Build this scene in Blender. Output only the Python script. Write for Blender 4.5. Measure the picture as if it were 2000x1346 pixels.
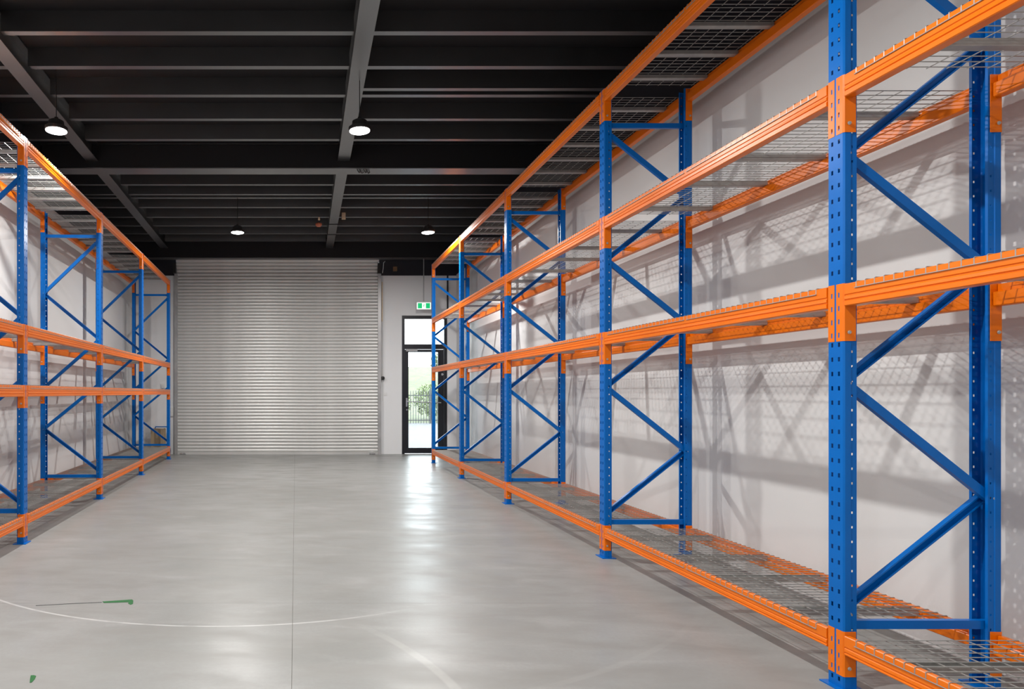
import bpy, bmesh, math, random
from mathutils import Vector, Matrix
for o in list(bpy.data.objects): bpy.data.objects.remove(o)
random.seed(7)
scene = bpy.context.scene
C = scene.collection

# ------------------------------------------------------------------ camera, world, lights, exposure
F = 1280.0                       # focal length in pixels of the 2000 px wide frame
VPX, VPY, CAMH = 597.0, 767.5, 1.55
cam = bpy.data.cameras.new('camera'); cam.sensor_fit = 'HORIZONTAL'; cam.sensor_width = 36.0
cam.lens = F / 2000 * 36.0
cam.shift_x = (1000 - VPX) / 2000; cam.shift_y = (VPY - 673) / 2000
cam.clip_start = 0.05; cam.clip_end = 300
co = bpy.data.objects.new('camera', cam); C.objects.link(co)
co.location = (0, 0, CAMH); co.rotation_euler = (math.pi / 2, 0, 0)
scene.camera = co

w = bpy.data.worlds.new('overcast_sky'); scene.world = w; w.use_nodes = True
bg = w.node_tree.nodes['Background']
bg.inputs['Color'].default_value = (0.88, 0.94, 1.0, 1); bg.inputs['Strength'].default_value = 8.0

LAMP_W = 134.0
LAMP_COL = (1.0, 0.975, 0.94)
LAMP_Z = 4.55
# (x, depth) of the high bay lamps: rows staggered left and right
LAMPS = [(-1.28, 12.31), (2.30, 12.31), (-2.865, 7.53), (0.62, 7.53),
         (-2.70, 2.75), (0.62, 2.75), (-2.55, -2.05), (0.62, -2.05)]

vs = scene.view_settings
vs.view_transform = 'Standard'; vs.look = 'None'; vs.gamma = 1.0; vs.use_curve_mapping = False
vs.exposure = 0.0
scene.cycles.use_denoising = True
scene.cycles.max_bounces = 10; scene.cycles.diffuse_bounces = 6; scene.cycles.transparent_max_bounces = 16
scene.cycles.sample_clamp_indirect = 6.0

# ------------------------------------------------------------------ materials
def mat(name, col, rough=0.5, metal=0.0, ior=1.5, noise=None, bump=None, spec=0.5, coat=0.0):
    m = bpy.data.materials.new(name); m.use_nodes = True
    nt = m.node_tree; b = nt.nodes['Principled BSDF']
    b.inputs['Base Color'].default_value = (*col, 1); b.inputs['Roughness'].default_value = rough
    b.inputs['Metallic'].default_value = metal; b.inputs['IOR'].default_value = ior
    b.inputs['Specular IOR Level'].default_value = spec
    b.inputs['Coat Weight'].default_value = coat; b.inputs['Coat Roughness'].default_value = 0.15
    if noise:
        sc, amt = noise
        tc = nt.nodes.new('ShaderNodeTexCoord'); n = nt.nodes.new('ShaderNodeTexNoise')
        n.inputs['Scale'].default_value = sc; n.inputs['Detail'].default_value = 5
        nt.links.new(tc.outputs['Object'], n.inputs['Vector'])
        r = nt.nodes.new('ShaderNodeMapRange'); r.inputs[1].default_value = 0.3; r.inputs[2].default_value = 0.7
        r.inputs[3].default_value = 1 - amt; r.inputs[4].default_value = 1 + amt
        nt.links.new(n.outputs['Fac'], r.inputs[0])
        mx = nt.nodes.new('ShaderNodeMix'); mx.data_type = 'RGBA'; mx.blend_type = 'MULTIPLY'; mx.inputs[0].default_value = 1
        mx.inputs[6].default_value = (*col, 1)
        nt.links.new(r.outputs[0], mx.inputs[7]); nt.links.new(mx.outputs[2], b.inputs['Base Color'])
        r2 = nt.nodes.new('ShaderNodeMapRange'); r2.inputs[3].default_value = max(0, rough - .06); r2.inputs[4].default_value = rough + .06
        nt.links.new(n.outputs['Fac'], r2.inputs[0]); nt.links.new(r2.outputs[0], b.inputs['Roughness'])
    if bump:
        sc, st = bump
        tc = nt.nodes.new('ShaderNodeTexCoord'); n = nt.nodes.new('ShaderNodeTexNoise')
        n.inputs['Scale'].default_value = sc; n.inputs['Detail'].default_value = 3
        nt.links.new(tc.outputs['Object'], n.inputs['Vector'])
        bp = nt.nodes.new('ShaderNodeBump'); bp.inputs['Strength'].default_value = st; bp.inputs['Distance'].default_value = .01
        nt.links.new(n.outputs['Fac'], bp.inputs['Height']); nt.links.new(bp.outputs[0], b.inputs['Normal'])
    return m

def emit(name, col, strength):
    m = bpy.data.materials.new(name); m.use_nodes = True
    b = m.node_tree.nodes['Principled BSDF']
    b.inputs['Base Color'].default_value = (*col, 1)
    b.inputs['Emission Color'].default_value = (*col, 1); b.inputs['Emission Strength'].default_value = strength
    return m

M = {}
M['blue'] = mat('blue_powder_coat', (0.0, 0.125, 0.47), 0.30, noise=(3, .06), spec=.22)
M['orange'] = mat('orange_powder_coat', (0.80, 0.165, 0.0), 0.34, noise=(3, .05), spec=.4)
M['galv'] = mat('galvanised_steel', (0.36, 0.355, 0.34), 0.45, 0.4, noise=(20, .10))
M['zinc'] = mat('zinc_bolt', (0.45, 0.45, 0.44), 0.45, 0.5, noise=(60, .05))
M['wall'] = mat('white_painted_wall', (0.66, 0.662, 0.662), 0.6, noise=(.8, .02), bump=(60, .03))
M['doorwall'] = mat('white_wall_lit_copy', (0.80, 0.805, 0.81), 0.55, noise=(.8, .02), bump=(60, .03))  # wall white lightened in colour to stand in for missing light at the door end
M['black'] = mat('black_ceiling_sheet', (0.004, 0.0038, 0.0055), 0.7, noise=(2, .15))
M['header'] = mat('black_header_panel', (0.012, 0.012, 0.018), 0.45, noise=(2, .15))
M['steel'] = mat('dark_painted_steel', (0.004, 0.0039, 0.0058), 0.36, ior=3.4, noise=(4, .12))
M['slat'] = mat('roller_curtain_steel', (0.57, 0.57, 0.555), 0.34, 0.32, noise=(2.5, .06))
M['guide'] = mat('guide_steel', (0.42, 0.42, 0.42), 0.4, 0.4, noise=(6, .1))
M['doorblack'] = mat('black_door_aluminium', (0.012, 0.013, 0.018), 0.35, noise=(5, .1))
M['chrome'] = mat('brushed_metal', (0.6, 0.6, 0.6), 0.28, 0.9, noise=(30, .05))
M['white'] = mat('white_plastic', (0.75, 0.75, 0.74), 0.4, noise=(30, .03))
M['dark'] = mat('dark_plastic', (0.02, 0.02, 0.02), 0.45, noise=(30, .1))
M['brown'] = mat('brown_box_paint', (0.20, 0.11, 0.05), 0.6, noise=(30, .2))
M['card'] = mat('cardboard', (0.36, 0.27, 0.17), 0.8, noise=(12, .08))
M['tape'] = mat('packing_tape', (0.45, 0.36, 0.24), 0.35, noise=(30, .05))
M['orangecap'] = mat('terracotta_cap', (0.55, 0.16, 0.08), 0.5, noise=(30, .1))
M['cream'] = mat('cream_tape', (0.7, 0.55, 0.38), 0.6, noise=(30, .1))
M['green_paint'] = mat('green_marking_paint', (0.004, 0.10, 0.018), 0.7, noise=(60, .25))
M['lens'] = emit('lamp_lens', LAMP_COL, 14.0)
M['signwhite'] = emit('exit_sign_white', (0.92, 1.0, 0.95), 0.75)
M['signgreen'] = emit('exit_sign_green', (0.0, 0.50, 0.16), 0.75)
M['concrete_out'] = mat('pale_driveway', (0.105, 0.105, 0.11), 0.8, noise=(.6, .06))
M['grass'] = mat('pale_grass', (0.10, 0.112, 0.060), 0.9, noise=(1.2, .25))
M['leaf'] = mat('shrub_leaf', (0.12, 0.155, 0.06), 0.6, noise=(3, .3))
M['bark'] = mat('bark', (0.12, 0.09, 0.06), 0.9, noise=(8, .3))
M['filler'] = mat('joint_filler', (0.16, 0.155, 0.14), 0.8, noise=(5, .2))
M['fence'] = mat('dark_fence_steel', (0.045, 0.045, 0.05), 0.5, noise=(6, .1))

def glass_mat():
    m = bpy.data.materials.new('clear_glass'); m.use_nodes = True; nt = m.node_tree
    nt.nodes.remove(nt.nodes['Principled BSDF']); out = nt.nodes['Material Output']
    t = nt.nodes.new('ShaderNodeBsdfTransparent'); t.inputs[0].default_value = (.93, .96, .95, 1)
    g = nt.nodes.new('ShaderNodeBsdfGlossy'); g.inputs['Roughness'].default_value = .02
    fr = nt.nodes.new('ShaderNodeFresnel'); fr.inputs[0].default_value = 1.45
    mx = nt.nodes.new('ShaderNodeMixShader')
    nt.links.new(fr.outputs[0], mx.inputs[0]); nt.links.new(t.outputs[0], mx.inputs[1]); nt.links.new(g.outputs[0], mx.inputs[2])
    nt.links.new(mx.outputs[0], out.inputs[0]); return m
M['glass'] = glass_mat()

def floor_mat():
    m = bpy.data.materials.new('sealed_concrete'); m.use_nodes = True; nt = m.node_tree; L = nt.links.new
    b = nt.nodes['Principled BSDF']
    def N(t): return nt.nodes.new(t)
    tc = N('ShaderNodeTexCoord')
    def noise(scale, detail=4, dist=0.0, stretch=None):
        n = N('ShaderNodeTexNoise'); n.inputs['Scale'].default_value = scale; n.inputs['Detail'].default_value = detail
        n.inputs['Distortion'].default_value = dist
        if stretch:
            mp = N('ShaderNodeMapping'); mp.inputs['Scale'].default_value = stretch; mp.inputs['Rotation'].default_value = (0, 0, .5)
            L(tc.outputs['Object'], mp.inputs[0]); L(mp.outputs[0], n.inputs['Vector'])
        else: L(tc.outputs['Object'], n.inputs['Vector'])
        return n.outputs['Fac']
    def rng(src, a, bb, c, d, smooth=True):
        r = N('ShaderNodeMapRange'); r.interpolation_type = 'SMOOTHSTEP' if smooth else 'LINEAR'
        r.inputs[1].default_value = a; r.inputs[2].default_value = bb; r.inputs[3].default_value = c; r.inputs[4].default_value = d
        L(src, r.inputs[0]); return r.outputs[0]
    def mth(op, a, bb):
        n = N('ShaderNodeMath'); n.operation = op
        for i, v in enumerate((a, bb)):
            if isinstance(v, (int, float)): n.inputs[i].default_value = v
            else: L(v, n.inputs[i])
        return n.outputs[0]
    def mix(fac, a, bb):
        n = N('ShaderNodeMix'); n.data_type = 'RGBA'
        if isinstance(fac, (int, float)): n.inputs[0].default_value = fac
        else: L(fac, n.inputs[0])
        for i, v in ((6, a), (7, bb)):
            if isinstance(v, tuple): n.inputs[i].default_value = (*v, 1)
            else: L(v, n.inputs[i])
        return n.outputs[2]
    big = rng(noise(.55, 5, .2), .3, .7, 0, 1)
    med = rng(noise(2.0, 6, .25, (1, 2.2, 1)), .35, .75, 0, 1)
    fine = noise(38, 3)
    c = mix(big, (.236, .240, .230), (.294, .298, .294))
    c = mix(mth('MULTIPLY', med, .85), c, (.222, .219, .207))
    trow = rng(noise(1.4, 7, .5, (1, 3.0, 1)), .52, .78, 0, 1)
    c = mix(mth('MULTIPLY', trow, .65), c, (.335, .334, .331))
    c = mix(mth('MULTIPLY', rng(fine, .3, .7, 0, 1), .30), c, (.23, .226, .215))
    # dark scuffs and specks
    sc = rng(noise(3.1, 5, .3), .70, .78, 0, 1)
    c = mix(mth('MULTIPLY', sc, .45), c, (.15, .147, .135))
    vor = N('ShaderNodeTexVoronoi'); vor.inputs['Scale'].default_value = 1.7; L(tc.outputs['Object'], vor.inputs['Vector'])
    speck = rng(vor.outputs['Distance'], .006, .012, 1, 0)
    c = mix(mth('MULTIPLY', speck, .8), c, (.05, .05, .045))
    # chalked arcs and tyre rings swept on the slab
    sep = N('ShaderNodeSeparateXYZ'); L(tc.outputs['Object'], sep.inputs[0])
    brk = rng(noise(5, 4), .30, .55, .35, 1)
    def ring(cx, cy, R, wd, a0, a1):
        dx = mth('SUBTRACT', sep.outputs[0], cx); dy = mth('SUBTRACT', sep.outputs[1], cy)
        d = mth('SQRT', mth('ADD', mth('MULTIPLY', dx, dx), mth('MULTIPLY', dy, dy)), 0)
        e = mth('ABSOLUTE', mth('SUBTRACT', d, R), 0)
        k = rng(e, wd * .45, wd, 1, 0)
        ang = mth('ARCTAN2', dy, dx)
        return mth('MULTIPLY', k, mth('MULTIPLY', rng(ang, a0, a0 + .1, 0, 1), rng(ang, a1 - .35, a1, 1, 0)))
    r1 = ring(-.62, 7.14, 2.79, .013, -2.75, -1.02)
    c = mix(mth('MULTIPLY', mth('MULTIPLY', r1, brk), .65), c, (.55, .55, .545))
    r2 = ring(-1.4, 3.0, 2.23, .04, -.1, .75)
    c = mix(mth('MULTIPLY', mth('MULTIPLY', r2, brk), .28), c, (.45, .445, .43))
    r3 = ring(-.4, 7.2, 4.1, .03, -1.5, -.55)
    c = mix(mth('MULTIPLY', mth('MULTIPLY', r3, brk), .12), c, (.42, .42, .41))
    L(c, b.inputs['Base Color'])
    rough = rng(noise(1.1, 6, .3, (1, 2, 1)), .3, .7, .29, .38)
    rough = mth('ADD', rough, mth('MULTIPLY', med, .07))
    L(rough, b.inputs['Roughness'])
    bp = N('ShaderNodeBump'); bp.inputs['Strength'].default_value = .10; bp.inputs['Distance'].default_value = .012
    L(noise(3.0, 4, .2, (1, 1.8, 1)), bp.inputs['Height']); L(bp.outputs[0], b.inputs['Normal'])
    b.inputs['IOR'].default_value = 1.5
    return m
M['floor'] = floor_mat()

# ------------------------------------------------------------------ helpers
def tag(o, label=None, cat=None, group=None, kind=None):
    if label: o['label'] = label
    if cat: o['category'] = cat
    if group: o['group'] = group
    if kind: o['kind'] = kind
    return o

def empty(name, loc=(0, 0, 0), rz=0.0, parent=None):
    o = bpy.data.objects.new(name, None); o.empty_display_size = .2; C.objects.link(o)
    o.location = loc; o.rotation_euler = (0, 0, rz); o.parent = parent
    return o

class MB:
    def __init__(s): s.v = []; s.f = []
    def add(s, vs, fs):
        n = len(s.v); s.v += [tuple(p) for p in vs]; s.f += [[i + n for i in f] for f in fs]; return s
    def box(s, x0, x1, y0, y1, z0, z1):
        return s.add([(x0, y0, z0), (x1, y0, z0), (x1, y1, z0), (x0, y1, z0), (x0, y0, z1), (x1, y0, z1), (x1, y1, z1), (x0, y1, z1)],
                     [(0, 3, 2, 1), (4, 5, 6, 7), (0, 1, 5, 4), (1, 2, 6, 5), (2, 3, 7, 6), (3, 0, 4, 7)])
    def prism(s, prof, t0, t1, fn):
        """closed outline prof [(a,b)..] swept from t0 to t1; fn(a,b,t) -> point"""
        n = len(prof)
        return s.add([fn(a, b, t0) for a, b in prof] + [fn(a, b, t1) for a, b in prof],
                     [list(range(n))[::-1], list(range(n, 2 * n))] + [(i, (i + 1) % n, n + (i + 1) % n, n + i) for i in range(n)])
    def tube(s, pts, r, n=6):
        pts = [Vector(p) for p in pts]; rings = []
        for i, p in enumerate(pts):
            a = pts[max(i - 1, 0)]; b = pts[min(i + 1, len(pts) - 1)]
            d = (b - a).normalized(); up = Vector((0, 0, 1)) if abs(d.z) < .9 else Vector((0, 1, 0))
            if abs(d.z) >= .35 and len(pts) > 2: up = Vector((0, 1, 0))
            u = d.cross(up).normalized(); q = u.cross(d).normalized()
            rings.append([p + r * (math.cos(k * 2 * math.pi / n) * u + math.sin(k * 2 * math.pi / n) * q) for k in range(n)])
        vs_ = [v for rg in rings for v in rg]; fs = []
        for i in range(len(rings) - 1):
            for k in range(n):
                k2 = (k + 1) % n
                fs.append((i * n + k, i * n + k2, (i + 1) * n + k2, (i + 1) * n + k))
        fs.append(list(range(n))[::-1]); m = (len(rings) - 1) * n; fs.append([m + k for k in range(n)])
        return s.add(vs_, fs)
    def lathe(s, prof, n=24, fn=lambda x, y, z: (x, y, z)):
        """prof [(r,z)..] open outline turned about z"""
        vs_ = []; fs = []
        for r, z in prof:
            for k in range(n):
                a = 2 * math.pi * k / n; vs_.append(fn(r * math.cos(a), r * math.sin(a), z))
        for i in range(len(prof) - 1):
            for k in range(n):
                k2 = (k + 1) % n; fs.append((i * n + k, i * n + k2, (i + 1) * n + k2, (i + 1) * n + k))
        fs.append(list(range(n))[::-1]); m = (len(prof) - 1) * n; fs.append([m + k for k in range(n)])
        return s.add(vs_, fs)
    def mesh(s, name, mat_, smooth=False):
        me = bpy.data.meshes.new(name); me.from_pydata(s.v, [], s.f)
        bm = bmesh.new(); bm.from_mesh(me); bmesh.ops.recalc_face_normals(bm, faces=bm.faces); bm.to_mesh(me); bm.free()
        me.materials.append(mat_)
        if smooth: me.polygons.foreach_set('use_smooth', [True] * len(me.polygons))
        me.update(); return me
    def build(s, name, mat_, parent=None, smooth=False):
        return put(name, s.mesh(name, mat_, smooth), parent)

def put(name, me, parent=None, loc=(0, 0, 0), rz=0.0):
    o = bpy.data.objects.new(name, me); C.objects.link(o); o.parent = parent; o.location = loc; o.rotation_euler = (0, 0, rz); return o

def sheet(name, cols, rows, skip, fn, thick, mat_):
    """folded sheet: cols = outline points (a,b), rows = heights; skip(i,j) leaves a hole; thickness by solidify"""
    bm = bmesh.new()
    g = [[bm.verts.new(fn(a, b, z)) for (a, b) in cols] for z in rows]
    for j in range(len(rows) - 1):
        for i in range(len(cols) - 1):
            if not skip(i, j): bm.faces.new((g[j][i], g[j][i + 1], g[j + 1][i + 1], g[j + 1][i]))
    for v in [v for v in bm.verts if not v.link_faces]: bm.verts.remove(v)
    bmesh.ops.recalc_face_normals(bm, faces=bm.faces)
    bmesh.ops.solidify(bm, geom=list(bm.faces), thickness=thick)
    bmesh.ops.recalc_face_normals(bm, faces=bm.faces)
    me = bpy.data.meshes.new(name); bm.to_mesh(me); bm.free(); me.materials.append(mat_); return me

# ------------------------------------------------------------------ the shell
YB, YF = 16.60, -6.0            # door wall and the wall behind the camera
XR = 3.82
LSL = 0.0333                    # the left wall and rack run slightly out of square
def xl(y): return -3.778 - LSL * y
CEIL = 5.43

# floor slabs with saw-cut joints
floor = MB().add([(xl(YF) - .3, YF - .2, -.15), (XR + .2, YF - .2, -.15), (XR + .2, YB + .2, -.15), (xl(YB) - .3, YB + .2, -.15),
                  (xl(YF) - .3, YF - .2, -.003), (XR + .2, YF - .2, -.003), (XR + .2, YB + .2, -.003), (xl(YB) - .3, YB + .2, -.003)],
                 [(0, 3, 2, 1), (4, 5, 6, 7), (0, 1, 5, 4), (1, 2, 6, 5), (2, 3, 7, 6), (3, 0, 4, 7)]).build('floor', M['filler'])
tag(floor, 'sealed grey concrete warehouse floor with saw cut joints', kind='structure')
def jx(y): return -.020 - .0155 * y
JY = 4.83; g = .0016
for (y0, y1) in ((YF - .2, JY - .0009), (JY + .0009, YB + .2)):
    for side in (0, 1):
        xa = (lambda y: xl(y) - .3) if side == 0 else (lambda y: jx(y) + g)
        xb = (lambda y: jx(y) - g) if side == 0 else (lambda y: XR + .2)
        p = [(xa(y0), y0), (xb(y0), y0), (xb(y1), y1), (xa(y1), y1)]
        MB().prism(p, -.003, 0, lambda a, b, t: (a, b, t)).build('slab', M['floor'], floor)

# side walls
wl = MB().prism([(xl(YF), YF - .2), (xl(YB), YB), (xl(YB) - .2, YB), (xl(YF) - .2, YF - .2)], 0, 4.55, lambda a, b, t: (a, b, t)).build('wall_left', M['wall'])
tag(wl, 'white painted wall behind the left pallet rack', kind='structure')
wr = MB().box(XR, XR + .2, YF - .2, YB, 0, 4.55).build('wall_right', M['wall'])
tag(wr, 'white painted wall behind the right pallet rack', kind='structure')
wn = MB().box(xl(YF) - .2, XR + .2, YF - .2, YF, 0, CEIL).build('wall_front', M['wall'])
tag(wn, 'white painted wall behind the camera', kind='structure')
tl = MB().prism([(xl(YF), YF), (xl(YB), YB), (xl(YB) - .2, YB), (xl(YF) - .2, YF)], 4.55, CEIL, lambda a, b, t: (a, b, t)).build('trim_1', M['header'])
tag(tl, 'black upper band of the left wall', kind='structure')
tr = MB().box(XR, XR + .2, YF, YB, 4.55, CEIL).build('trim_2', M['header'])
tag(tr, 'black upper band of the right wall', kind='structure')
# door wall: roller opening and glass door opening
RX0, RX1 = -3.27, 1.855
DX0, DX1, DZ = 2.438, 3.587, 3.51
HZ = 4.52
b = MB()
b.box(xl(YB) - .2, RX0, YB, YB + .2, 0, HZ)
b.box(RX1, DX0, YB, YB + .2, 0, HZ)
b.box(DX0, DX1, YB, YB + .2, DZ, HZ)
b.box(DX1, XR + .2, YB, YB + .2, 0, HZ)
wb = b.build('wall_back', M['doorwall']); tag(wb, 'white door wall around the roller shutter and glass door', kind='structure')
b = MB(); b.box(xl(YB) - .2, RX0, YB, YB + .2, HZ, CEIL); b.box(RX1, XR + .2, YB, YB + .2, HZ, CEIL); b.box(RX0, RX1, YB + .02, YB + .2, HZ + .5, CEIL)
hd = b.build('trim_3', M['header']); tag(hd, 'black header panel above the white door wall', kind='structure')

# ceiling sheet, main beams and joists
ceil = MB().add([(xl(YF) - .2, YF - .2, CEIL), (XR + .2, YF - .2, CEIL), (XR + .2, YB + .2, CEIL), (xl(YB) - .2, YB + .2, CEIL),
                 (xl(YF) - .2, YF - .2, CEIL + .12), (XR + .2, YF - .2, CEIL + .12), (XR + .2, YB + .2, CEIL + .12), (xl(YB) - .2, YB + .2, CEIL + .12)],
                [(0, 3, 2, 1), (4, 5, 6, 7), (0, 1, 5, 4), (1, 2, 6, 5), (2, 3, 7, 6), (3, 0, 4, 7)]).build('ceiling', M['black'])
tag(ceil, 'black sheet ceiling carried on dark steel joists', kind='structure')
BZ = 5.14                                   # underside of the main beams
CB0, CB1 = 10.16, 10.44                     # cross beam
def ibeam(mb, pa, pb, wdt, z0, z1, tf=.016, tw=.012):
    a = Vector((pa[0], pa[1], 0)); c = Vector((pb[0], pb[1], 0)); d = (c - a).normalized(); n = Vector((-d.y, d.x, 0))
    h = wdt / 2; k = tw / 2
    prof = [(-h, z0), (h, z0), (h, z0 + tf), (k, z0 + tf), (k, z1 - tf), (h, z1 - tf), (h, z1), (-h, z1), (-h, z1 - tf), (-k, z1 - tf), (-k, z0 + tf), (-h, z0 + tf)]
    return mb.prism(prof, 0, (c - a).length, lambda p, q, t: tuple(a + d * t + n * p + Vector((0, 0, q))))
def cx(y): return .59
def lx(y): return -2.975 - .0328 * y
for (y0, y1) in ((YF + .05, CB0 - .01), (CB1 + .01, 16.24)):
    ibeam(MB(), (cx(y0), y0), (cx(y1), y1), .185, BZ, CEIL - .01).build('main_beam', M['steel'], ceil)
    ibeam(MB(), (lx(y0), y0), (lx(y1), y1), .185, BZ, CEIL - .01).build('main_beam', M['steel'], ceil)
yc = (CB0 + CB1) / 2
ibeam(MB(), (xl(yc) + .01, yc), (XR - .01, yc), CB1 - CB0, 5.03, CEIL - .01).build('cross_beam', M['steel'], ceil)
ibeam(MB(), (xl(16.35) + .01, 16.35), (XR - .01, 16.35), .20, 4.885, CEIL - .01, tf=.02).build('lintel_beam', M['steel'], ceil)
# black closing plate on the camera side of lintel and cross beam webs
MB().box(xl(16.25) + .02, XR - .02, 16.245, 16.25, 4.91, CEIL - .03).build('web_plate', M['black'], ceil)
MB().box(xl(CB0) + .02, XR - .02, CB0 + .01, CB0 + .015, 5.046, CEIL - .03).build('web_plate', M['black'], ceil)
JZ = 5.215
ys = [16.06 if False else y for y in (15.85, 15.10, 14.39, 13.68, 12.96, 12.33, 12.12, 11.55, 10.86)]
ys += [9.50 - .705 * k for k in range(21)]
def joist(x0, x1, y):
    t = .006; hw = .0375
    prof = [(-hw, JZ), (hw, JZ), (hw, JZ + .02), (hw - t, JZ + .02), (hw - t, JZ + t), (-hw + t, JZ + t), (-hw + t, CEIL - .002), (-hw, CEIL - .002)]
    MB().prism(prof, x0, x1, lambda a, q, tt: (tt, y + a, q)).build('joist', M['steel'], ceil)
for y in ys:
    joist(xl(y) + .01, lx(y) - .10, y)
    joist(lx(y) + .10, cx(y) - .10, y)
    joist(cx(y) + .10, XR - .01, y)
joist(cx(0) + .10, XR - .01, 7.92)
# black straps round the main beam, orange cap, pale tags and the knot of cable at the crossing
for y in (13.95, 14.85):
    MB().box(cx(y) - .10, cx(y) + .10, y - .015, y + .015, BZ - .012, BZ - .002).build('cable_strap', M['dark'], ceil)
MB().lathe([(.045, 5.13), (.07, 5.16), (.07, 5.19), (.03, 5.214)], 14, lambda x, y, z: (x + .28, y + 14.1, z)).build('orange_cap', M['orangecap'], ceil)
MB().box(.26, .30, 13.66, 13.70, 5.16, 5.214).build('pale_tag', M['cream'], ceil)
MB().box(.75, .83, 13.62, 13.65, 5.16, 5.30).build('pale_tag', M['cream'], ceil)
for k in range(4):
    MB().tube([(.80 + .05 * k, 10.2, 5.03), (.83 + .05 * k, 10.22 + .04 * (k % 2), 4.99), (.86 + .05 * k, 10.34, 5.03)], .008, 5).build('cable_loop', M['dark'], ceil)

# ------------------------------------------------------------------ roller shutter (door_1)
d1 = empty('door_1', (0, YB, 0)); tag(d1, 'silver corrugated roller shutter closed between grey guides', kind='structure')
PITCH = .0825; NS = 55
def slat_profile():
    """rounded curl of one slat, its lower hook tucked behind the slat below"""
    pts = [(.006, -.010)]
    for k in range(10):
        t = k / 9; pts.append((-.013 * math.sin(math.pi * t) ** .7, t * (PITCH - .008)))
    pts.append((.004, PITCH - .002))
    return pts + [(y + .003, z) for y, z in pts[::-1]]
sm = MB().prism(slat_profile(), RX0 + .02, RX1 - .02, lambda a, q, t: (t, a, q)).mesh('slat', M['slat'])
zz, yy, tilt = .055, -.06, 0.0
for i in range(NS + 4):
    o = put('slat', sm, d1, (0, yy, zz)); o.rotation_euler = (tilt, 0, 0)
    yy -= PITCH * math.sin(tilt); zz += PITCH * math.cos(tilt)
    if i > NS - 3: tilt = min(tilt + math.radians(7), .45)   # the curtain leans on to its drum under the lintel
MB().box(RX0 + .02, RX1 - .02, -.085, -.04, 0.0, .052).build('bottom_rail', M['slat'], d1)
for s, x in ((-1, RX0), (1, RX1)):
    MB().box(x - .035, x + .045, -.11, -.005, 0, 4.55).build('guide', M['guide'], d1)
    MB().box(x - .05, x + .02, -.20, -.005, 4.55, 4.80).build('drum_bracket', M['dark'], d1)
    MB().box(x - s * .18 - .07, x - s * .18 + .07, -.13, -.086, .01, .045).build('floor_lock', M['chrome'], d1)
MB().tube([(RX1 + .075, -.06, 4.35), (RX1 + .075, -.06, 3.35)], .014, 6).build('hand_chain', M['cream'], d1)
MB().tube([(RX1 + .095, -.06, 4.30), (RX1 + .10, -.06, 1.95), (RX1 + .085, -.06, 1.72), (RX1 + .07, -.06, 1.95), (RX1 + .07, -.06, 3.4)], .006, 5).build('pull_cord', M['white'], d1)
MB().lathe([(.02, -.045), (.045, -.03), (.05, 0), (.045, .03), (.02, .045)], 12, lambda x, y, z: (x + RX1 + .09, y - .07, z + 1.92)).build('cord_stop', M['dark'], d1)

# ------------------------------------------------------------------ glass door (door_2)
d2 = empty('door_2', (0, YB, 0)); tag(d2, 'black framed glass door with transom light above', kind='structure')
fy0, fy1 = .02, .14
ZM0, ZM1 = 2.66, 2.785
MB().box(DX0, DX0 + .075, fy0, fy1, 0, DZ).build('jamb', M['doorblack'], d2)
MB().box(DX1 - .075, DX1, fy0, fy1, 0, DZ).build('jamb', M['doorblack'], d2)
MB().box(DX0 + .075, DX1 - .075, fy0, fy1, DZ - .08, DZ).build('head', M['doorblack'], d2)
MB().box(DX0 + .075, DX1 - .075, fy0, fy1, ZM0, ZM1).build('transom_bar', M['doorblack'], d2)
MB().box(DX0 + .075, DX1 - .075, .07, .08, ZM1, DZ - .08).build('pane', M['glass'], d2)
for (x0, x1) in ((DX0 + .08, 2.612), (3.362, DX1 - .08)):
    MB().box(x0, x1, .045, .10, .012, ZM0 - .008).build('stile', M['doorblack'], d2)
MB().box(2.612, 3.362, .045, .10, .012, .155).build('rail', M['doorblack'], d2)
MB().box(2.612, 3.362, .045, .10, 2.585, ZM0 - .008).build('rail', M['doorblack'], d2)
MB().box(2.612, 3.362, .068, .078, .155, 2.585).build('pane', M['glass'], d2)
MB().box(2.545, 2.83, -.02, .045, 2.60, 2.66).build('door_closer', M['guide'], d2)
hb = MB().tube([(2.58, -.03, 1.33), (3.42, -.03, 1.30)], .014, 8); hb.tube([(2.58, .045, 1.33), (2.58, -.03, 1.33)], .012, 6); hb.tube([(3.42, .045, 1.30), (3.42, -.03, 1.30)], .012, 6)
hb.build('push_bar', M['chrome'], d2)
MB().box(2.545, 2.585, .03, .045, 1.20, 1.42).build('handle_plate', M['chrome'], d2)
MB().lathe([(.018, 0), (.018, .02)], 12, lambda x, y, z: (x + 2.57, .045 - z, y + 1.12)).build('lock_cylinder', M['chrome'], d2)
MB().lathe([(.03, 0), (.03, .02)], 12, lambda x, y, z: (x + 3.47, .045 - z, y + 2.02)).build('lock_cylinder', M['chrome'], d2)

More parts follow.
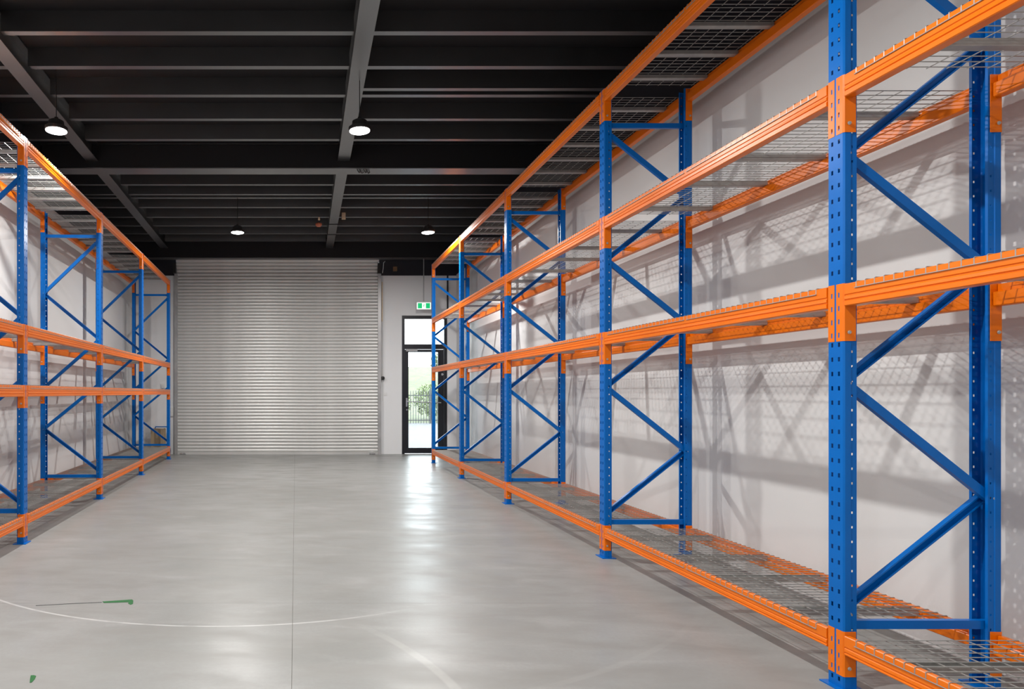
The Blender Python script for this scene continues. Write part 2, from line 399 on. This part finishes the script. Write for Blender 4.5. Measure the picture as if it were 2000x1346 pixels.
# ------------------------------------------------------------------ pallet racks
PW = .050; PD = .066                       # half width along the run, depth of an upright
HP = .0762                                 # hole pitch
def post_mesh(H):
    q = [(-.046, PD), (-.046, .058), (-.046, .050), (-.046, .040), (-.046, .036), (-PW, .033), (-PW, .006), (-.045, 0), (-.0285, 0), (-.0155, 0), (.0155, 0), (.0285, 0), (.045, 0), (PW, .006), (PW, .033), (.046, .036), (.046, .040), (.046, .050), (.046, .058), (.046, PD)]
    q = [(-.034, PD)] + q + [(.034, PD)]
    A = {9, 11}; B = {3, 18}
    rows = [0.0]; kind = []
    z = .045
    while z < H - .06:
        for zz, kk in ((z - .0115, 0), (z + .0115, 1), (z + HP / 2 - .006, 0), (z + HP / 2 + .006, 2)):
            rows.append(zz); kind.append(kk)
        z += HP
    rows.append(H); kind.append(0)
    return sheet('post', q, rows, lambda i, j: (i in A and kind[j] == 1) or (i in B and kind[j] == 2), lambda a, b_, z_: (b_, a, z_), -.0025, M['blue'])
# local rack space: x = away from the aisle, y = along the run, z = up
BH = .115
def connector_mesh(h, n, sgn):
    """angle plate hooked on an upright; sgn = side of the upright (along the run) it wraps"""
    q = [(-.004, .006), (-.004, .0185), (-.004, .0275), (-.004, .047), (.002, .0545), (.060, .0545)]
    rows = [0.0]; kd = []
    for k in range(n):
        z = .032 + k * HP * .92 + (h - .30) * .0
        rows += [z - .013, z + .013]; kd += [0, 1]
    rows.append(h); kd.append(0)
    return sheet('connector', [(a, sgn * b_) for a, b_ in q], rows, lambda i, j: i == 1 and kd[j] == 1, lambda a, b_, z_: (a, b_, z_), .004, M['orange'])
def beam_profile(low):
    """outline of the box beam: x away from its outer face, z below the top; step towards the deck"""
    h = BH if not low else .100
    return [(.004, 0), (0, -.004), (0, -.054), (.005, -.058), (.005, -.062), (.0, -.066), (-.001, -.080), (.005, -.084), (.005, -.087), (-.001, -.091), (-.001, -h + .004), (.004, -h), (.051, -h), (.055, -h + .004), (.055, -.046), (.052, -.042), (.034, -.042), (.031, -.038), (.031, -.003), (.028, 0)]
bolt_m = MB().lathe([(.010, 0), (.010, .002), (.0075, .0025), (.0075, .006), (.004, .0062)], 8, lambda x, y, z: (x, z, y)).mesh('bolt', M['zinc'])
node_m = MB().lathe([(.007, -.0505), (.007, -.0465), (.004, -.0464), (.004, .0464), (.007, .0465), (.007, .0505)], 8, lambda x, y, z: (x, z, y)).mesh('bolt', M['zinc'])
def brace_mesh(x0, z0, x1, z1, open_dir):
    a = Vector((x0, 0, z0)); c = Vector((x1, 0, z1)); d = (c - a).normalized(); n = Vector((0, 1, 0)).cross(d)
    h = .0225; t = .003; dp = .014
    prof = [(-h, -dp), (-h, dp), (-h + .008, dp), (-h + .008, dp - t), (-h + t, dp - t), (-h + t, -dp + t), (h - t, -dp + t), (h - t, dp - t), (h - .008, dp - t), (h - .008, dp), (h, dp), (h, -dp)]
    return MB().prism(prof, 0, (c - a).length, lambda p, q_, tt: tuple(a + d * tt + n * p + Vector((0, q_ * open_dir, 0)))).mesh('brace', M['blue'])

def deck_mesh(dep, wdt):
    mb = MB(); r = .0027
    n = int(round(wdt / .055)); st = (wdt - .012) / n
    for k in range(n + 1):
        y = -wdt / 2 + .006 + k * st
        mb.tube([(-.0035, y, -.032), (-.0035, y, .001), (-.0005, y, .0035), (dep + .0005, y, .0035), (dep + .0035, y, .001), (dep + .0035, y, -.032)], r, 5)
    for x in (-.0085, dep + .0085):
        mb.tube([(x, -wdt / 2, -.029), (x, wdt / 2, -.029)], r, 5)
    m = 7
    for k in range(m + 1):
        x = .05 + (dep - .10) * k / m
        mb.tube([(x, -wdt / 2, -.0018), (x, wdt / 2, -.0018)], r, 5)
    return mb.mesh('wire_grid', M['galv'])
def channel_mesh(dep):
    wv = .024; t = .002
    prof = [(-wv, -.006), (-wv, -.0365), (-wv + .004, -.0405), (wv - .004, -.0405), (wv, -.0365), (wv, -.006), (wv - t, -.006), (wv - t, -.0365), (-wv + t, -.0365), (-wv + t, -.006)]
    return MB().prism(prof, .036, dep - .036, lambda a, q, tt: (tt, a, q)).mesh('channel', M['galv'])

LEVELWORD = ['floor level', 'second level', 'third level', 'top level']
def rack(name, label, loc, rz, mirror, ypos, dep, H, levels, nodes, hbars, side, ordinals, skip_decks):
    """levels: (top of connector, connector height, hooks, top of beam, low)"""
    root = empty(name, loc, rz); tag(root, label, 'pallet rack')
    sx = -1 if mirror else 1
    def flip(me):
        if mirror:
            me.transform(Matrix.Scale(-1, 4, (1, 0, 0))); me.flip_normals()
        return me
    pm = flip(post_mesh(H))
    plate = MB().box(-.03, .10, -.075, .075, 0, .007)
    plate = flip(plate.mesh('base_plate', M['blue']))
    braces = []
    for k in range(len(nodes)):
        (xa, za), (xb, zb) = nodes[k]
        X = (lambda q: .034 if q == 0 else dep - .034)
        rising = xa == 0
        braces.append((flip(brace_mesh(X(xa), za, X(xb), zb, -1 if rising else 1)), .0145 if rising else -.0145))
    for z in hbars: braces.append((flip(brace_mesh(.034, z, dep - .034, z, 1)), -.0145 if z < 1 else .0))
    for y in ypos:
        fr = empty('upright_frame', (0, y, 0), 0, root)
        put('post', pm, fr, (0, 0, .005)); put('post', pm, fr, (sx * dep, 0, .005), math.pi)
        put('base_plate', plate, fr); put('base_plate', plate, fr, (sx * dep, 0, 0), math.pi)
        for me, off in braces: put('brace', me, fr, (0, off, 0))
        for (xa, za), (xb, zb) in nodes:
            put('bolt', node_m, fr, (sx * (.034 if xa == 0 else dep - .034), 0, za))
        (xa, za), (xb, zb) = nodes[-1]
        put('bolt', node_m, fr, (sx * (.034 if xb == 0 else dep - .034), 0, zb))
    cache = {}
    for bay in range(len(ypos) - 1):
        y0, y1 = ypos[bay], ypos[bay + 1]; ln = y1 - y0; key = round(ln, 3)
        for li, (ct, ch, hk, bt, low) in enumerate(levels):
            if (li, 'c') not in cache:
                cache[(li, 'c')] = (flip(connector_mesh(ch, hk, 1)), flip(connector_mesh(ch, hk, -1)))
            cp, cn = cache[(li, 'c')]
            if (key, low) not in cache:
                cache[(key, low)] = flip(MB().prism(beam_profile(low), .0585, ln - .0585, lambda a, q, t: (a - .004, t, q)).mesh('beam', M['orange']))
            bm_ = cache[(key, low)]
            for rear in (0, 1):
                if not rear:
                    bo = put('beam', bm_, root, (0, y0, bt))
                    put('connector', cp, bo, (0, 0, ct - ch - bt)); put('connector', cn, bo, (0, ln, ct - ch - bt))
                    put('bolt', bolt_m, bo, (sx * .022, .0585, ct - ch - bt + .045)); put('bolt', bolt_m, bo, (sx * .022, ln - .0585, ct - ch - bt + .045), math.pi)
                else:
                    bo = put('beam', bm_, root, (sx * dep, y1, bt), math.pi)
                    put('connector', cp, bo, (0, 0, ct - ch - bt)); put('connector', cn, bo, (0, ln, ct - ch - bt))
                    put('bolt', bolt_m, bo, (sx * .022, .0585, ct - ch - bt + .045)); put('bolt', bolt_m, bo, (sx * .022, ln - .0585, ct - ch - bt + .045), math.pi)
            # two wire decks side by side on each pair of beams
            wd = (ln - .25) / 2 - .015; dk = ('d', key)
            if dk not in cache: cache[dk] = flip(deck_mesh(dep, wd)); 
            if 'ch' not in cache: cache['ch'] = flip(channel_mesh(dep))
            for half in (0, 1):
                if (bay, half) in skip_decks: continue
                yy = y0 + .125 + wd / 2 + half * (wd + .03)
                R = Matrix.Rotation(rz, 4, 'Z'); p = R @ Vector((0, yy, bt)) + Vector(loc)
                d = empty('wire_deck', p, rz)
                lab = 'wire mesh deck on %s of %s rack, %s bay from door wall, %s half' % (LEVELWORD[li], side, ordinals[bay], ('near', 'far')[half])
                tag(d, lab, 'wire deck', 'wire decks on the %s rack' % side)
                gobj = put('wire_grid', cache[dk], d); gobj['kind'] = 'stuff'
                for fq in ((.16, .5, .84) if li == 3 else (.22, .78)): put('channel', cache['ch'], d, (0, (fq - .5) * wd, 0))
    return root

ZIG = [.40, 1.0, 1.6, 2.2, 2.8, 3.4, 4.0]
right_nodes = [((k % 2, ZIG[k]), ((k + 1) % 2, ZIG[k + 1])) for k in range(6)]
left_nodes = [((0, .40), (1, 1.02)), ((1, 1.02), (0, 1.68)), ((1, 1.62), (0, 2.33)), ((0, 2.33), (1, 3.0)), ((1, 3.0), (0, 3.78))]
rack('pallet_rack', 'blue and orange pallet rack along the right wall beside the glass door', (2.80, 0, 0), 0, False,
     [.70, 3.46, 6.19, 9.18, 11.90, 14.53], .82, 4.40,
     [(.307, .235, 3, .288, True), (2.12, .30, 4, 2.116, False), (3.206, .30, 4, 3.202, False), (4.40, .30, 4, 4.396, False)],
     right_nodes, [.335, 4.07], 'right', ['fifth', 'fourth', 'third', 'second', 'first'], {(0, 0)})
rack('pallet_rack', 'blue and orange pallet rack along the left wall beside the roller shutter', (-2.667, 0, 0), math.atan(LSL), True,
     [3.94, 6.77, 9.61, 12.41, 15.36], .87, 4.185,
     [(.305, .235, 3, .286, True), (1.63, .235, 3, 1.626, False), (2.255, .30, 4, 2.251, False), (4.185, .30, 4, 4.181, False)],
     left_nodes, [.335, 3.84], 'left', ['fourth', 'third', 'second', 'first'], {(0, 0)})

# ------------------------------------------------------------------ high bay lamps
LAB = ['round white ceiling lamp before the roller shutter, far row left', 'round white ceiling lamp before the glass door, far row right',
       'round white ceiling lamp above the left rack, near row', 'round white ceiling lamp on the central beam, near row',
       'round ceiling lamp overhead on left beam, above the picture edge', 'round ceiling lamp overhead on central beam, above the picture edge',
       'round ceiling lamp behind the camera on left beam', 'round ceiling lamp behind the camera on central beam']
house = MB().lathe([(.122, .012), (.127, .020), (.127, .05), (.110, .062), (.09, .066), (.085, .12), (.06, .135), (.022, .14), (.022, .165)], 28).mesh('housing', M['dark'])
lens_m = MB().lathe([(.02, -.004), (.095, 0), (.117, .008), (.117, .014)], 28).mesh('lens', M['lens'])
for i, (x, y) in enumerate(LAMPS):
    t = empty('high_bay_light', (x, y, LAMP_Z)); tag(t, LAB[i], 'ceiling light', 'high bay lights')
    put('housing', house, t); put('lens', lens_m, t)
    top = (BZ if i in (3, 5, 7) else 5.41) - LAMP_Z
    MB().tube([(0, 0, .165), (0, 0, top - .002)], .005, 6).build('hanger', M['dark'], t)
    ld = bpy.data.lights.new('high_bay_beam', 'AREA'); ld.shape = 'DISK'; ld.size = .11; ld.spread = math.pi; ld.energy = LAMP_W; ld.color = LAMP_COL
    lo = bpy.data.objects.new('high_bay_beam', ld); C.objects.link(lo); lo.parent = t; lo.location = (0, 0, -.012)

# ------------------------------------------------------------------ things on the door wall
es = empty('exit_sign', (2.945, 16.35, 3.74)); tag(es, 'green and white exit sign hanging above the glass door', 'exit sign')
MB().box(-.185, .185, -.025, .025, -.115, .09).build('sign_box', M['white'], es)
MB().box(-.175, .175, -.029, -.0255, -.105, .06).build('sign_face', M['signwhite'], es)
for s in (-1, 1):
    MB().box(s * .10 - .052, s * .10 + .052, -.032, -.0295, -.085, .045).build('green_panel', M['signgreen'], es)
fg = MB(); fg.lathe([(.0, -.001), (.009, -.001), (.009, .001)], 10, lambda x, y, z: (x + .004, -.031 + z, y + .018))
fg.prism([(-.006, .006), (.010, .008), (.004, -.022), (.016, -.040), (.010, -.046), (-.004, -.026), (-.020, -.044), (-.026, -.038), (-.010, -.018)], -.032, -.0295, lambda a, q, t: (a, t, q))
fg.build('running_figure', M['signgreen'], es)
MB().tube([(0, 0, .09), (0, 0, 4.885 - 3.74)], .012, 8).build('hanging_rod', M['guide'], es)
o = MB().box(2.21, 2.31, YB - .05, YB, 4.63, 4.74).build('junction_box', M['brown']); tag(o, 'small brown junction box on black header beside shutter', 'junction box')
o = MB().tube([(2.01, YB - .03, 4.88), (1.97, YB - .035, 4.84), (1.96, YB - .03, 4.70), (1.94, YB - .03, 4.58)], .010, 6).build('cable', M['white'], smooth=True); tag(o, 'short white cable dangling on the black header', 'cable')
o = MB().box(3.575, 3.61, YB - .03, YB, 3.51, HZ).build('conduit', M['doorblack']); tag(o, 'thin black conduit running up from the glass door', 'conduit')
o = MB().box(1.98, 2.06, YB - .012, YB, 1.48, 1.56); o.box(1.995, 2.045, YB - .018, YB - .012, 1.495, 1.545)
o = o.build('switch_plate', M['white']); tag(o, 'white switch plate on wall between shutter and glass door', 'switch')
o = MB().tube([(1.955, YB - .006, 4.5), (1.955, YB - .006, 1.35)], .008, 6).build('conduit', M['white']); tag(o, 'thin white conduit down the wall right of shutter', 'conduit')
def iso(name, x, z, wd, h, lab):
    t = empty(name, (x, YB, z)); tag(t, lab, 'switch')
    MB().box(-wd / 2, wd / 2, -.045, 0, -h / 2, h / 2).build('back_box', M['white'], t)
    MB().box(-wd / 2 + .015, wd / 2 - .015, -.052, -.0455, -h / 2 + .03, h / 2 - .03).build('cover', M['white'], t)
    MB().box(-.012, .012, -.062, -.0525, -.02, .02).build('rocker', M['white'], t)
iso('control_box', -3.385, 1.07, .085, .22, 'tall white control box beside the roller shutter guide')
iso('light_switch', -3.60, 1.73, .09, .11, 'white light switch seen through the left rack end frame')

cb = empty('cardboard_carton', (-3.63, 16.15, 0)); tag(cb, 'brown cardboard carton standing behind the end of left rack', 'carton')
bb = MB(); bb.box(-.15, .15, -.16, .16, 0, .66); bb.build('body', M['card'], cb)
MB().add([(-.15, -.165, .66), (.15, -.165, .66), (.15, -.005, .672), (-.15, -.005, .672), (-.15, -.165, .664), (.15, -.165, .664), (.15, -.005, .676), (-.15, -.005, .676)],
         [(0, 3, 2, 1), (4, 5, 6, 7), (0, 1, 5, 4), (1, 2, 6, 5), (2, 3, 7, 6), (3, 0, 4, 7)]).build('flap', M['card'], cb)
MB().add([(-.15, .005, .672), (.15, .005, .672), (.15, .165, .66), (-.15, .165, .66), (-.15, .005, .676), (.15, .005, .676), (.15, .165, .664), (-.15, .165, .664)],
         [(0, 3, 2, 1), (4, 5, 6, 7), (0, 1, 5, 4), (1, 2, 6, 5), (2, 3, 7, 6), (3, 0, 4, 7)]).build('flap', M['card'], cb)
MB().box(-.025, .025, -.1605, -.1602, .45, .66).build('tape', M['tape'], cb)
hp = empty('hand_trolley', (-3.60, 16.42, 0)); tag(hp, 'blue metal trolley hoop standing behind the cardboard carton', 'trolley')
MB().tube([(-.17, 0, .09), (-.17, 0, .68), (-.16, 0, .70), (.16, 0, .70), (.17, 0, .68), (.17, 0, .09)], .014, 6).build('hoop', M['blue'], hp)
MB().box(-.17, .17, -.012, .012, .08, .10).build('axle', M['blue'], hp)
for s in (-1, 1):
    MB().lathe([(.09, -.015), (.09, .015)], 16, lambda x, y, z: (z + s * .19, x, y + .0905)).build('wheel', M['dark'], hp)

# ------------------------------------------------------------------ marks of green paint lying on the slab
def px(x, y, z=0.0):
    D = (CAMH - z) * F / (y - VPY); return ((x - VPX) * D / F, D)
def floor_patch(pts, h, name, m, lab, cat):
    pp = [px(*p) for p in pts]
    o_ = MB().prism(pp, 0.0002, h, lambda a, q, t: (a, q, t)).build(name, m); tag(o_, lab, cat); return o_
floor_patch([(200, 1175.5), (225, 1173.8), (250, 1172.0), (258, 1171.5), (260.5, 1174), (259.5, 1180), (255, 1181.5), (250, 1179), (252, 1176.5), (225, 1177.5), (203, 1178)], .0022,
            'paint_streak', M['green_paint'], 'thin green paint streak with hooked end on the concrete floor', 'paint mark')
floor_patch([(60, 1320), (66, 1319.5), (70.5, 1321), (68, 1327), (62, 1333.5), (58, 1334), (58.5, 1328)], .0022,
            'paint_blot', M['green_paint'], 'small green paint blot on the floor at lower left', 'paint mark')
pa = px(70, 1183.5); pb = px(199, 1177)
o = MB().tube([(pa[0], pa[1], .002), ((pa[0] + pb[0]) / 2, (pa[1] + pb[1]) / 2 + .004, .002), (pb[0], pb[1], .002)], .0018, 5).build('wire_offcut', M['dark']); tag(o, 'thin dark wire offcut trailing left from green streak', 'wire')

# ------------------------------------------------------------------ outside the glass door
og = MB().box(-30, 40, YB + .2, 34.2, -.16, -.012).build('driveway', M['concrete_out']); tag(og, 'pale concrete driveway outside the glass door', 'driveway', kind='structure')
gb = MB().add([(-60, 34.2, -.012), (80, 34.2, -.012), (80, 60, 1.2), (-60, 60, 1.2), (80, 100, 5.5), (-60, 100, 5.5), (-60, 34.2, -1), (80, 34.2, -1), (80, 100, -1), (-60, 100, -1)],
              [(0, 1, 2, 3), (3, 2, 4, 5), (6, 9, 8, 7), (0, 6, 7, 1), (5, 4, 8, 9), (1, 7, 8, 4, 2), (0, 3, 5, 9, 6)]).build('grass_bank', M['grass'])
tag(gb, 'pale grassy bank rising beyond the fence', 'grass', kind='structure')
fe = empty('picket_fence', (0, 33.6, 0)); tag(fe, 'dark steel picket fence across the driveway outside', 'fence')
pk = MB(); pk.prism([(-.014, 0), (.014, 0), (.014, 1.62), (0, 1.70), (-.014, 1.62)], -.014, .014, lambda a, q, t: (a, t, q)); pk = pk.mesh('picket', M['fence'])
for k in range(72): put('picket', pk, fe, (1.6 + k * .135, 0, -.012))
for z in (.12, 1.40): MB().box(1.4, 11.5, .015, .05, z, z + .045).build('rail', M['fence'], fe)
for x in (1.4, 3.9, 6.4, 8.9, 11.5): MB().box(x - .03, x + .03, -.02, .075, -.012, 1.75).build('fence_post', M['fence'], fe)
def foliage(cx_, cy_, cz_, rx, ry, rz_, n, size, rnd):
    mb = MB()
    for _ in range(n):
        while True:
            p = Vector((rnd.uniform(-1, 1), rnd.uniform(-1, 1), rnd.uniform(-1, 1)))
            if .35 < p.length < 1: break
        c_ = Vector((cx_ + p.x * rx, cy_ + p.y * ry, cz_ + p.z * rz_))
        a = Vector((rnd.gauss(0, 1), rnd.gauss(0, 1), rnd.gauss(0, 1))).normalized(); bvec = a.orthogonal().normalized()
        s = size * rnd.uniform(.6, 1.3); nrm = a.cross(bvec)
        mb.add([c_ - a * s, c_ + bvec * s * .4 + nrm * s * .12, c_ + a * s, c_ - bvec * s * .4 + nrm * s * .12], [(0, 1, 2, 3)])
    return mb
def plant(name, x, y, gz, rx, h, n, lab, cat, trunk=.3, size=.12):
    rnd = random.Random(int(x * 100 + y)); t = empty(name, (x, y, gz)); tag(t, lab, cat, 'greenery beyond the fence')
    fo = foliage(0, 0, trunk + (h - trunk) / 2, rx, rx * .8, (h - trunk) / 2, n, size, rnd)
    me = bpy.data.meshes.new('foliage'); me.from_pydata(fo.v, [], fo.f); me.materials.append(M['leaf']); me.update(); put('foliage', me, t)
    MB().tube([(0, 0, -.1), (.03, .02, trunk * .6), (.0, 0, h * .7)], .03 + h * .012, 6).build('stem', M['bark'], t)
plant('shrub', 4.9, 36.0, .09, .95, 1.9, 900, 'rounded green shrub behind the fence, left through the glass', 'shrub', .1, .10)
plant('shrub', 6.9, 36.3, .11, .95, 2.0, 1000, 'wide green shrub behind the fence, middle of the glass door', 'shrub', .1, .10)
plant('shrub', 9.2, 36.2, .10, .8, 1.4, 500, 'low green shrub behind the fence, right through the glass', 'shrub', .1, .10)
plant('tree', 8.7, 72.0, 2.4, 1.4, 3.2, 700, 'small pale tree on the bank, seen left in the door glass', 'tree', 1.0, .22)
plant('tree', 15.6, 74.0, 2.6, 1.5, 3.6, 800, 'small pale tree on the bank, seen right in the door glass', 'tree', 1.2, .22)
